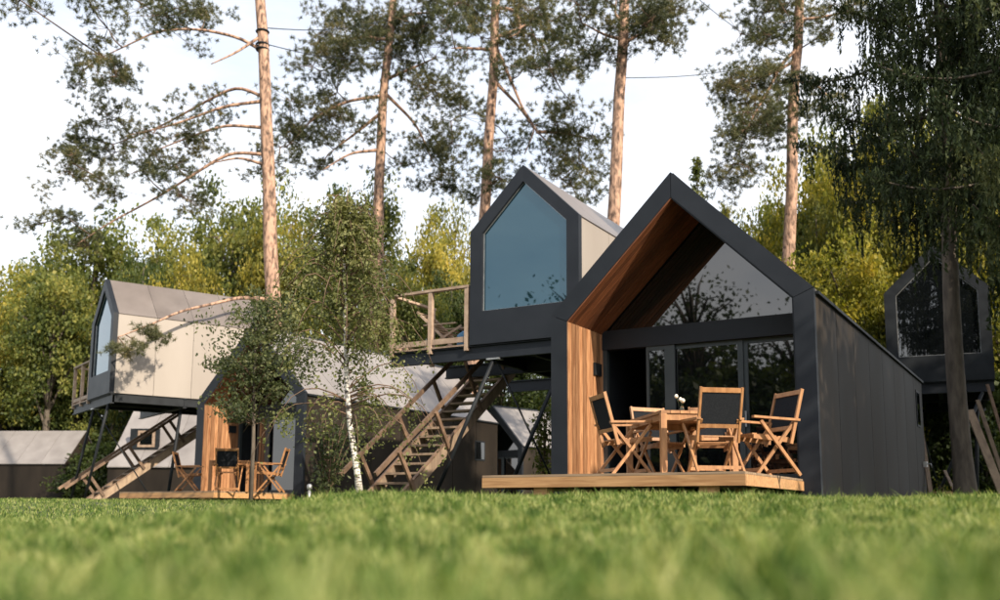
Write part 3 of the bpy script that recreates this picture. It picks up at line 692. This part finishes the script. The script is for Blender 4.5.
for i, a in enumerate([(930, 372, 33, 120), (1000, 370, 32, 120), (890, 340, 36, 120), (1050, 350, 30, 120), (965, 400, 30, 90), (940, 430, 31, 70), (985, 440, 29, 80)]):
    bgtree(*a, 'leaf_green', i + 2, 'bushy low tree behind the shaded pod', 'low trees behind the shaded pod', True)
# small far conifer tip above the cabin roof
def conifer(label, px, py, Y, wpx):
    p = at(px, py, Y); h = p[2] - GZ; t = empty('young_conifer', (p[0], p[1], GZ), 0, label, 'tree')
    MB().tube([(0, 0, -.3), (0, 0, h * .6), (0, 0, h)], [.16, .08, .01], 7).build('trunk', M['bark_grey'], t, True)
    r = wpx * Y / FPX / 2; P = []
    for k in range(150):
        u = rng.random() ** .7; z = h * (.35 + .64 * u); l = (r * 2.4) * (1 - u) + .12; an = rng.random() * 6.28
        for q in np.linspace(.15, 1, 12): P.append((math.cos(an) * l * q, math.sin(an) * l * q, z + .25 * l * q * q - .05))
    V, F = leaf_quads(np.array(P) + rng.normal(size=(len(P), 3)) * .06, .26, asp=.3)
    link('crown', np_mesh('crown', V, F), M['leaf_olive'], t)
conifer('slim sunlit young conifer tip above the cabin roof', 697, 155, 42, 30)

# ---- pines
def puff_mesh(C, L=.20, wd=.022, k=16):
    """needle bunches at the points C, needles radiating outward and up"""
    n = len(C); C = np.repeat(C, k, 0); m = len(C)
    d = rng.normal(size=(m, 3)); d[:, 2] += .5; d /= np.linalg.norm(d, axis=1)[:, None]
    s = rng.normal(size=(m, 3)); s -= (s * d).sum(1)[:, None] * d; s /= np.linalg.norm(s, axis=1)[:, None]
    l = (L * (.6 + .7 * rng.random(m)))[:, None]
    V = np.stack([C + d * l * .12 - s * wd / 2, C + d * l * .12 + s * wd / 2, C + d * l], 1).reshape(-1, 3)
    return V, np.arange(m)[:, None] * 3 + np.array([[0, 1, 2]])
def pine(label, Y, trunk_px, rad_px, patches, branches, pr=19, npuff=80, sc=1.0, extra_top=9.0, low=None):
    """trunk_px from top down; patches: picture centres of foliage pads; each pad at its own depth round the trunk"""
    tp_ = [at(x, y, Y) for x, y in trunk_px][::-1]
    d = tp_[0] - tp_[1]; k = (tp_[0][2] - GZ) / max(.1, -d[2]); b0 = tp_[0] + d * k; b0[2] = GZ - .3
    up = tp_[-1] - tp_[-2]; up /= np.linalg.norm(up); top = tp_[-1] + up * extra_top
    base_p = np.array([b0[0], b0[1], GZ])
    t = empty('pine_tree', base_p, 0, label, 'tree')
    pts = np.array([b0] + tp_ + [top]) - base_p
    # resample smooth
    zz = pts[:, 2]; q = np.linspace(zz[0], zz[-1], 26); P = np.stack([np.interp(q, zz, pts[:, 0]), np.interp(q, zz, pts[:, 1]), q], -1)
    P[:, 0] += .02 * np.sin(q * 1.3); rad = rad_px * Y / FPX
    H = q[-1]; rr = rad * (1.25 - .75 * np.clip(q / H, 0, 1)) * np.where(q > H * .93, .5, 1); rr[0] *= 1.25
    MB().tube(P, rr, 12).build('trunk', M['bark_pine'], t, True)
    px2m = Y / FPX; C = []; tw = MB(); bb = MB()
    def trunk_at(z):
        return np.array([np.interp(z, q, P[:, 0]), np.interp(z, q, P[:, 1]), z])
    nodes = [trunk_at(z) for z in np.linspace(q[-1] * .35, q[-3], 20)]
    for line in branches:
        w0 = [at(x, y, Y) - base_p for x, y in line]; n = len(w0); dep = rng.normal() * .45
        w1 = np.array([p_ + np.array([0, dep * i * .55, 0]) for i, p_ in enumerate(w0)])
        if abs(w1[0][0] - trunk_at(w1[0][2])[0]) < .6: w1[0] = trunk_at(w1[0][2])
        tt = np.linspace(0, n - 1, n * 4); pts_ = np.stack([np.interp(tt, np.arange(n), w1[:, j]) for j in range(3)], -1)
        for _ in range(3): pts_[1:-1] = (pts_[:-2] + pts_[1:-1] * 2 + pts_[2:]) / 4
        MB().tube(pts_, np.linspace(2.5, .7, len(pts_)) * px2m * .8, 6).build('branch', M['bark_pine'], t, True); nodes += list(pts_[3:])
    for x, y in patches:
        c = at(x, y, Y) - base_p
        nd = np.array(nodes); dd = np.hypot((nd[:, 0] - c[0]), (nd[:, 2] - c[2]) * 1.3); j = int(np.argmin(dd)); st = nd[j]
        L_ = dd[j]; c[1] = st[1] + rng.normal() * (.45 + .5 * L_)
        R_ = pr * px2m * sc
        mid = (st + c) / 2 + np.array([0, 0, -.08 * L_ + rng.normal() * .1])
        tw.tube([st, mid, c], [.030, .022, .012], 5); nodes.append(c); nodes.append(mid)
        ns = 8
        for a_ in range(ns):
            o_ = rng.normal(size=3) * np.array([.85, .9, .50]) * R_; cc = c + o_
            tw.tube([c, c + o_ * .5 + np.array([0, 0, -.04]), cc], [.012, .009, .005], 3)
            m = npuff // ns
            C.append(cc + rng.normal(size=(m, 3)) * np.array([.36, .40, .20]) * R_)
    if low:                                   # a low bough that reaches forward over the pod
        w1 = np.array([at(*p_) - base_p for p_ in low[0]]); w1[0] = trunk_at(w1[0][2]); n = len(w1)
        tt = np.linspace(0, n - 1, n * 4); pts_ = np.stack([np.interp(tt, np.arange(n), w1[:, j]) for j in range(3)], -1)
        for _ in range(3): pts_[1:-1] = (pts_[:-2] + pts_[1:-1] * 2 + pts_[2:]) / 4
        MB().tube(pts_, np.linspace(.075, .02, len(pts_)), 6).build('branch', M['bark_pine'], t, True)
        for p_ in low[1]:
            c = at(*p_) - base_p; j = int(np.argmin(np.linalg.norm(pts_ - c, axis=1))); tw.tube([pts_[j], (pts_[j] + c) / 2 + np.array([0, 0, .04]), c], [.02, .014, .008], 4)
            C.append(c + rng.normal(size=(26, 3)) * np.array([.17, .17, .09]))
    tw.build('twigs', M['twig'], t, True)['kind'] = 'stuff'
    C = np.concatenate(C); V, F = puff_mesh(C, L=.0047 * Y, wd=.00062 * Y, k=26)
    link('crown', np_mesh('crown', V, F), M['needle'], t)
    return t
def z7(l, s, ox, oy=0): return [(ox + x / s, oy + y / s) for x, y in l]
p1 = z7([(30, 15), (60, 40), (80, 70), (100, 90), (110, 30), (150, 30), (170, 90), (220, 120), (200, 170), (175, 180), (260, 150), (250, 85), (280, 200), (265, 215), (170, 270), (135, 275), (150, 300), (250, 250), (220, 240), (220, 300), (300, 330), (340, 300), (380, 290), (410, 300), (440, 200), (425, 225), (410, 120), (390, 100), (440, 20), (400, 15), (350, 20), (310, 10), (180, 350), (160, 380), (135, 330), (230, 390), (215, 375), (330, 390), (400, 430), (380, 415), (150, 470), (125, 480), (180, 520), (380, 360), (340, 345), (200, 10), (260, 5), (440, 300), (460, 120), (240, 60), (190, 50)], 2.143, 0)
pine('tall pine with bare reddish trunk and long branches reaching over the pale pod', 31.5, [(260, -5), (266, 100), (269, 200), (273, 300)], 7.2, p1,
     [[(266, 52), (240, 38), (200, 30), (160, 32), (135, 45), (105, 60)], [(267, 98), (235, 82), (200, 95), (150, 118), (100, 132)], [(267, 101), (225, 108), (180, 128), (130, 142)], [(268, 128), (225, 124), (190, 135), (150, 150)],
      [(269, 155), (230, 152), (195, 175), (160, 198), (110, 225), (80, 246)], [(264, 35), (240, 60), (220, 78)], [(270, 166), (240, 158), (215, 165)]], pr=17, npuff=80,
     low=([(271, 300, 31.5), (240, 297, 30.6), (217, 303, 29.6), (180, 311, 28.7), (150, 325, 28.0), (118, 337, 27.3)], [(152, 334, 27.9), (163, 339, 28.0), (143, 331, 27.8), (128, 352, 27.2), (139, 346, 27.4), (118, 350, 27.2)]))
p2 = z7([(200, 110), (170, 90), (260, 60), (230, 40), (330, 20), (280, 20), (420, 20), (380, 50), (480, 40), (500, 15), (400, 80), (460, 90), (520, 80), (440, 150), (420, 180), (470, 200), (500, 230), (500, 270), (450, 280), (480, 310), (480, 350), (480, 430), (440, 440), (390, 130), (180, 200), (150, 210), (150, 250), (200, 270), (140, 290), (90, 330), (80, 370), (70, 400), (60, 430), (130, 400), (110, 350), (180, 330), (220, 230), (240, 170), (240, 130), (160, 110), (260, 330), (320, 90), (350, 100), (350, 390), (400, 330), (430, 380), (230, 190), (190, 150), (300, 60), (440, 230), (400, 220), (420, 110), (200, 20), (240, 5), (100, 300), (210, 300), (160, 360), (330, 130), (370, 160), (460, 330), (430, 420)], 2.5, 260)
pine('bushy pine with spreading crown above the birch', 40, [(394, -5), (388, 52), (382, 112), (380, 160), (379, 200)], 6.0, p2,
     [z7(l, 2.5, 260) for l in ([(300, 240), (220, 260), (140, 310), (90, 380)], [(290, 375), (230, 395), (170, 450)], [(320, 200), (390, 170), (440, 150)], [(320, 230), (390, 300), (430, 390)], [(330, 50), (400, 40), (470, 50)], [(310, 280), (240, 330), (170, 380)], [(318, 100), (250, 90), (190, 110)])], pr=18, npuff=80, extra_top=5)
p3 = z7([(640, 20), (690, 15), (740, 30), (620, 45), (540, 30), (550, 75), (650, 70), (620, 100), (690, 90), (700, 150), (740, 170), (770, 130), (745, 110), (660, 190), (640, 170), (720, 220), (780, 260), (770, 210), (730, 300), (690, 310), (780, 330), (830, 340), (800, 350), (800, 390), (760, 420), (830, 400), (800, 460), (770, 470), (720, 380), (610, 360), (600, 470), (550, 490), (500, 20), (480, 100), (520, 140), (700, 40), (745, 60), (670, 130), (530, 10), (590, 440), (740, 330), (620, 310)], 2.5, 260)
pine('slender pine with drooping side branch behind the blue windowed pod', 34, [(496, -5), (494, 60), (488, 160), (484, 215)], 5.8, p3,
     [z7(l, 2.5, 260) for l in ([(592, 110), (625, 200), (660, 290), (690, 330), (660, 400)], [(592, 200), (650, 270), (690, 330), (740, 380)], [(592, 95), (650, 75), (700, 45)], [(575, 125), (530, 128), (480, 135)], [(592, 20), (640, 30), (655, 90), (620, 110)], [(690, 330), (750, 330), (830, 345)])], pr=17, npuff=80)
p4 = z7([(830, 20), (800, 30), (870, 90), (850, 130), (830, 110), (800, 70), (860, 50), (960, 20), (985, 50), (980, 80), (960, 115), (940, 130), (990, 20), (1010, 10), (880, 140), (1000, 95), (1030, 90), (780, 100), (1020, 50), (940, 60)], 2.5, 260)
pine('straight bare pine trunk rising between the pod and the large cabin gable', 30, [(624, -5), (622, 60), (616, 160), (614, 220)], 6.8, p4,
     [z7(l, 2.5, 260) for l in ([(905, 60), (885, 40), (890, 0)], [(915, 110), (950, 90), (1000, 85)], [(905, 100), (860, 100), (800, 80)])], pr=16, npuff=80)
p5 = z7([(260, 20), (270, 60), (255, 40), (270, 110), (250, 130), (200, 90), (280, 200), (230, 200), (170, 230), (140, 262), (170, 255), (260, 220), (280, 260), (230, 290), (200, 330), (170, 350), (170, 390), (170, 420), (150, 460), (180, 470), (240, 330), (215, 370), (300, 290), (300, 100), (310, 30), (420, 20), (400, 60), (450, 60), (480, 20), (390, 110), (410, 230), (390, 200), (430, 280), (370, 260), (280, 15), (220, 240), (250, 270), (190, 280), (200, 400), (140, 470), (240, 380)], 2.5, 660)
pine('pine with one drooping bough behind the large cabin gable', 32, [(800, -5), (798, 40), (794, 80), (792, 160), (790, 228)], 6.4, p5,
     [z7(l, 2.5, 660) for l in ([(340, 120), (290, 180), (250, 260), (200, 340), (160, 440)], [(340, 150), (280, 190), (230, 210), (170, 235)], [(345, 40), (300, 20), (260, 30)], [(345, 50), (400, 50), (460, 40)], [(335, 200), (390, 220), (430, 280)])], pr=17, npuff=80)

# ---- drooping spruces on the right
def spruce(label, base, trunk_r, zlo, zhi, H, lmax, nb, seed):
    r = np.random.default_rng(seed)
    t = empty('spruce_tree', (base[0], base[1], GZ), 0, label, 'tree')
    z = np.linspace(-.3, H, 30); P = np.stack([-.05 * np.sin(z * .5), .04 * np.sin(z * .7), z], -1)
    rr = trunk_r * (1 - .85 * np.clip(z / H, 0, 1)); rr[0] *= 1.5; rr[1] *= 1.12
    MB().tube(P, rr, 14).build('trunk', M['bark_grey'], t, True)
    bm = MB(); Pt = []
    for k in range(nb):
        u = (k + r.random()) / nb; z0 = zlo + (zhi - zlo) * u; an = k * 2.4 + r.normal() * .3
        l = lmax * (.55 + .45 * r.random()) * (1 - .55 * u ** 1.5) * (.62 if u < .08 else 1)
        s = np.linspace(0, 1, 9); dx, dy = math.cos(an), math.sin(an)
        bz = z0 - .12 * l * np.sin(s * 2.2) - .10 * l * s + .18 * l * s ** 3
        B = np.stack([dx * l * s, dy * l * s, bz], -1); bm.tube(B, np.linspace(.045, .008, 9), 5)
        ns = int(22 * l)
        for j in range(ns):
            q = .12 + .88 * r.random(); c = np.array([np.interp(q, s, B[:, i]) for i in range(3)])
            side = r.normal() * .16 * l * (1.1 - q); c = c + np.array([-dy * side, dx * side, 0])
            ln = (.25 + 1.0 * r.random() ** 1.5) * (.6 + .6 * math.sin(math.pi * q)); m = int(28 * ln) + 4
            h = np.linspace(0, 1, m)[:, None]
            sw = r.normal(size=2) * .08
            Pt.append(c + np.concatenate([sw[0] * h, sw[1] * h, -ln * h], 1) + r.normal(size=(m, 3)) * np.array([.028, .028, .02]) * (1.15 - h))
            m2 = 8; Pt.append(c + r.normal(size=(m2, 3)) * np.array([.11, .11, .05]))
    bm.build('branches', M['bark_grey'], t, True)['kind'] = 'stuff'
    V, F = leaf_quads(np.concatenate(Pt), .115, asp=.30, droop=2.0)
    link('crown', np_mesh('crown', V, F), M['spruce'], t)
    return t
sp = at(966, 490, 17.6)
spruce('tall dark spruce with hanging boughs at the back corner of the large cabin', sp, .185, 5.3, 15.5, 17, 3.5, 62, 3)
sp2 = at(1085, 490, 15.0)
spruce('dark spruce with weeping boughs nearest the leaning planks', sp2, .22, 3.4, 13.5, 15, 3.2, 44, 9)

# ---- birch and young tree on the lawn
def birch():
    Y = 15.4; base = at(361, 499, Y); base[2] = float(gz(base[0], base[1]))
    t = empty('birch_tree', base, 0, 'slim birch with white trunk and airy olive leaves by the timber stairs', 'tree')
    line = [(361, 505), (357, 470), (350, 425), (347, 390), (345.5, 330), (344, 260), (347, 200), (350, 172)]
    P = np.array([at(x, y, Y) - base for x, y in line])
    MB().tube(P, [.065, .053, .046, .04, .032, .023, .013, .005], 10).build('trunk', M['bark_birch'], t, True)
    tw = MB(); C = []; z_, x_ = P[:, 2], P[:, 0]
    r = np.random.default_rng(5)
    for k in range(150):
        u = r.random() ** .62; zb = 1.05 + 3.9 * u; an = r.random() * 6.283
        l = (1.45 - .98 * u) * (.45 + .75 * r.random()) * (1.25 if u < .75 else 1)
        s0 = np.array([np.interp(zb, z_, x_), 0, zb]); d = np.array([math.cos(an), math.sin(an), 0])
        rise = .55 if u > .2 else .25
        s = np.linspace(0, 1, 7)[:, None]; dro = .75 * l
        B = s0 + d * l * s * (1.15 - .2 * s) + np.array([0, 0, 1]) * (rise * l * np.sin(s * 1.9) * 1.1 - dro * s ** 2.6)
        tw.tube(B, np.linspace(.014, .003, 7), 4)
        for q in r.random(9):
            c = np.array([np.interp(.25 + .75 * q, s[:, 0], B[:, i]) for i in range(3)])
            ln = .12 + .42 * r.random(); m = int(ln * 30) + 3; h = r.random((m, 1))
            sw = r.normal(size=2) * .10
            C.append(c + np.concatenate([sw[0] * h, sw[1] * h, -ln * h], 1) + r.normal(size=(m, 3)) * .045)
    tw.build('branches', M['twig'], t, True)['kind'] = 'stuff'
    C = np.concatenate(C); V, F = leaf_quads(C, .052, asp=.7, droop=.6); link('crown', np_mesh('crown', V, F), M['birch_leaf'], t)
birch()
def young():
    Y = 21.3; base = at(250.5, 503, Y); base[2] = float(gz(base[0], base[1]))
    t = empty('young_tree', base, 0, 'young tree with thin straight trunk and dense dark green crown', 'tree')
    top = at(246, 285, Y)[2] - base[2]; cz = at(248, 358, Y)[2] - base[2]
    MB().tube([(0, 0, -.1), (.01, 0, 1.2), (-.02, 0, 2.4), (-.05, 0, top * .95)], [.05, .042, .034, .01], 9).build('trunk', M['bark_grey'], t, True)
    P, c = crown_points(9000, 85, 1.22, 1.22, 1.72, cl=.175, shell=.3, seed=4)
    P[:, 2] += cz; P = P[P[:, 2] > 1.75]; c[:, 2] += cz
    tw = MB()
    for e_ in c[:40]:
        s0 = np.array([-.02, 0, max(1.7, min(top * .85, e_[2] - .5))]); tw.tube([s0, (s0 + e_) / 2 + np.array([0, 0, .08]), e_], [.02, .013, .004], 4)
    tw.build('branches', M['twig'], t, True)['kind'] = 'stuff'
    V, F = leaf_quads(P, .085, asp=.55, droop=.4); link('crown', np_mesh('crown', V, F), M['young_leaf'], t)
young()
def shrub(label, px, py_top, Y, rpx, n, m, leaf=.10, nst=9):
    p = at(px, py_top, Y); h = p[2] - GZ; t = empty('shrub', (p[0], p[1], GZ), 0, label, 'shrub'); r = rpx * Y / FPX; tw = MB(); C = []
    for k in range(nst):
        an = k * 2.4; e_ = np.array([math.cos(an) * r * rng.random(), math.sin(an) * r * rng.random(), h * (.75 + .25 * rng.random())])
        B = np.stack([np.linspace(0, e_[i], 6) * (np.linspace(.6, 1, 6) if i < 2 else 1) for i in range(3)], -1); tw.tube(B, np.linspace(.018, .004, 6), 4)
        q = rng.random(n // nst); C.append(np.stack([np.interp(q, np.linspace(0, 1, 6), B[:, i]) for i in range(3)], -1) + rng.normal(size=(len(q), 3)) * .11)
    tw.build('stems', M['twig'], t, True)['kind'] = 'stuff'
    V, F = leaf_quads(np.concatenate(C), leaf, asp=.4); link('foliage', np_mesh('foliage', V, F), M[m], t)
shrub('upright leafy shrub between the pod strut and the large cabin', 543, 398, 24, 14, 1100, 'leaf_olive', .13)
shrub('low green shrub at the foot of the timber stairs behind the birch', 330, 408, 17.5, 34, 1500, 'young_leaf', .085, 13)

# ---- trees outside the frame that shade the cabin wall and show in its glass
off = broadleaf_mesh(8.5, 2.6, 3.2, 6500, .22, 77, limbs=9, ncl=70, cl=.17)
for i, (x, y, s) in enumerate([(12.9, 5.4, 1.2), (14.3, 8.4, 1.25), (15.8, 11.2, 1.3), (17.4, 14, 1.3), (16.6, 5.6, 1.4), (18.5, 9.5, 1.5), (20.5, 13, 1.4), (21, 4, 1.4)]):
    broadleaf('leafy_tree', 'bushy tree of the row standing off the side wall of the large cabin', off, (x, y, GZ), M['leaf_green'], M['bark_grey'], rz=i * 1.3, s=(s, s, s), group='trees beside the large cabin')
tall = broadleaf_mesh(15, 4.2, 6.5, 9000, .34, 79, limbs=9, ncl=90, cl=.16)
for i, (x, y, s) in enumerate([(20.5, 12.5, 1.0), (26.5, 10.5, 1.15), (25.5, 4.5, .85)]):
    broadleaf('leafy_tree', 'tall broad tree of the wood standing off the large cabin wall', tall, (x, y, GZ), M['leaf_green'], M['bark_grey'], rz=i * 1.3, s=(s, s, s), group='tall trees beside the large cabin')
bare = broadleaf_mesh(9.5, 3.6, 3.6, 2200, .20, 91, limbs=70, ncl=110, cl=.13)
dense = DENSE
for i in range(18):
    an = math.radians(192 + i * 5.2); d = 44 + 6 * math.sin(i * 2.3); s = 1.52 + .18 * math.sin(i * 1.9 + 1)
    broadleaf('sparse_tree', 'thinly leaved tree across the lawn facing the cabins', bare, (math.sin(an) * d, math.cos(an) * d, GZ - .2), M['leaf_green'], M['bark_grey'], rz=i * 2.1, s=(s, s, s), group='trees across the lawn')
for i in range(26):
    an = math.radians(186 + i * 4.0); d = 37 + 4 * math.sin(i * 1.7); s = 1.42 + .14 * math.sin(i * 2.7)
    broadleaf('hedge_tree', 'dense rounded tree in the row across the lawn', dense, (math.sin(an) * d, math.cos(an) * d, GZ - .2), M['leaf_green'], M['bark_grey'], rz=i * 2.1, s=(s, s, s), group='dense trees across the lawn')

# ------------------------------------------------------------------ small things
def cable(label, pts, r=.012):
    P = [at(*p_) for p_ in pts]; P = np.array(P); n = 16; tt = np.linspace(0, len(P) - 1, n)
    Q = np.stack([np.interp(tt, np.arange(len(P)), P[:, i]) for i in range(3)], -1); Q[:, 2] -= .25 * np.sin(np.linspace(0, math.pi, n))
    tag(MB().tube(Q, r, 5).build('overhead_cable', M['black'], None, True), label, 'cable')
cable('dark overhead cable strung from the bare pine trunk to the bushy pine, upper', [(264, 28, 31.4), (388, 20, 40)], .018)
cable('dark overhead cable strung from the bare pine trunk to the bushy pine, lower', [(265, 44, 31.4), (386, 58, 40)], .018)
cable('overhead cable strung between the two pines behind the large cabin', [(619, 78, 30), (796, 56, 32)], .014)
cable('overhead cable running up from the drooping pine into the sky', [(797, 62, 32), (690, -8, 31)], .012)
for y in (32, 45, 50):
    p = at(262.5, y, 31.5)
    an = np.linspace(0, 2 * math.pi, 20); rr = .205
    tag(MB().tube([(p[0] + rr * math.cos(a), p[1] + rr * math.sin(a), p[2]) for a in an], .035, 5, False).build('trunk_strap', M['black'], None, True), 'dark strap wound round the bare pine trunk at the cables', 'strap', 'straps on the bare pine')
# lounger and folded parasol on the terrace
aU, bU = frame_axes(TH_A)
def local(o, th, x, y, z):
    a, b = frame_axes(th); p = o + a * x + b * y; return (p[0], p[1], GZ + z)
t = empty('deck_chair', local(oU, TH_A, -3.65, .75, PB + .033), -TH_A, 'reclined timber deck chair on the pod terrace behind the railing', 'chair')
for y in (-.27, .27):
    MB().bar((-.55, y, .92), (.45, y, .02), .03, .05, up=(1, 0, 0)).build('side_frame', M['railwood'], t)
    MB().bar((-.45, y * .9, .02), (.60, y * .9, .52), .03, .05, up=(1, 0, 0)).build('side_frame', M['railwood'], t)
    MB().bar((-.35, y * 1.1, .60), (.5, y * 1.1, .58), .05, .025).build('armrest', M['railwood'], t)
for k in range(8): MB().bar((-.52 + k * .085, -.25, .90 - k * .075), (-.52 + k * .085, .25, .90 - k * .075), .06, .015).build('slat', M['railwood'], t)
for k in range(5): MB().bar((.08 + k * .1, -.24, .28 + k * .047), (.08 + k * .1, .24, .28 + k * .047), .07, .015).build('slat', M['railwood'], t)
cu = MB().tube([(0, 0, .0), (0, 0, .05), (0, 0, .30), (0, 0, .38)], [.12, .2, .2, .1], 12).build('floor_cushion', M['blue'], None, True, local(oU, TH_A, -2.95, .55, PB + .034)); tag(cu, 'blue round cushion on the pod terrace', 'cushion')
t = empty('folded_parasol', local(oU, TH_A, -2.72, .9, PB + .033), 0, 'closed dark parasol standing against the blue windowed pod', 'parasol')
MB().tube([(0, 0, .06), (0, 0, 1.35)], .02, 8).build('pole', M['steel'], t, True)
MB().tube([(0, 0, .30), (0, 0, .42), (0, 0, .9), (0, 0, 1.25), (0, 0, 1.32)], [.05, .085, .10, .05, .02], 10).build('canopy', M['fabric'], t, True)
MB().tube([(0, 0, 0), (0, 0, .06)], .17, 14).build('base', M['black'], t)
# garden post lamp, tap, edging
p = at(309, 502, 22.0); t = empty('garden_lamp', (p[0], p[1], float(gz(p[0], p[1]))), 0, 'short grey garden post lamp beside the far cabin corner', 'lamp')
MB().tube([(0, 0, -.1), (0, 0, .30)], .035, 10).build('post', M['steel'], t, True); MB().tube([(0, 0, .30), (0, 0, .33), (0, 0, .40), (0, 0, .43)], [.05, .06, .06, .03], 10).build('lamp_head', M['steel'], t, True)
aA, bA = frame_axes(TH_A); pt = OA + aA * (W2 + .004) + bA * 10.15
t = empty('garden_tap', (pt[0], pt[1], GZ + .92), -TH_A, 'white tap box on the back end of the large cabin wall', 'tap')
MB().box(-.01, .07, -.06, .06, -.05, .07).build('tap_box', M['white'], t); MB().tube([(.07, 0, .02), (.14, 0, .02), (.15, 0, -.06)], .015, 8).build('spout', M['steel'], t, True)
p0, p1_ = at(-40, 510, 27), at(98, 508, 27)
t = tag(MB().bar((p0[0], p0[1], GZ + .02), (p1_[0], p1_[1], GZ + .02), .10, .16).build('timber_edging', M['deck'], None), 'long low timber edging board on the lawn near the leaning leg', 'edging')
# things stored under the shaded pod
for i, (x0, y0, x1, y1, Y, wd) in enumerate([(978, 408, 1006, 486, 19.0, .16), (986, 398, 1012, 488, 19.4, .08), (996, 382, 1022, 486, 19.2, .06), (927, 424, 932, 492, 21.8, .10), (952, 470, 961, 492, 21.0, .07)]):
    a = at(x0, y0, Y); b = at(x1, y1, Y - .5); b[2] = GZ - .01; a[1] += .35
    lab = ['broad weathered plank leaning under the shaded pod', 'narrow plank leaning between two others under the shaded pod', 'thin pale pole leaning at the edge of the shaded pod', 'upright timber post at the back corner of the large cabin', 'short stake leaning beside the log pile'][i]
    tag(MB().bar(b, a, wd, .03, up=(0, 1, .2)).build('leaning_plank', M['oldwood'] if i != 2 else M['stairwood'], None), lab, 'plank', 'planks leaning by the shaded pod')
pz = at(942, 490, 21.0)
for i in range(6):
    r_ = .085; x = pz[0] - .2 + .19 * (i % 3) + (.095 if i > 2 else 0); z = GZ + r_ + (.155 if i > 2 else 0)
    tag(MB().tube([(0, -.22, 0), (0, .22, 0)], r_, 10).build('log', M['deck'], None, False, (x, pz[1], z)), 'cut log in the small stack behind the large cabin', 'log', 'stacked logs')
shrub('small yellow flowering clump at the log pile', 941, 484, 18.8, 5, 160, 'leaf_gold', .05, 5)
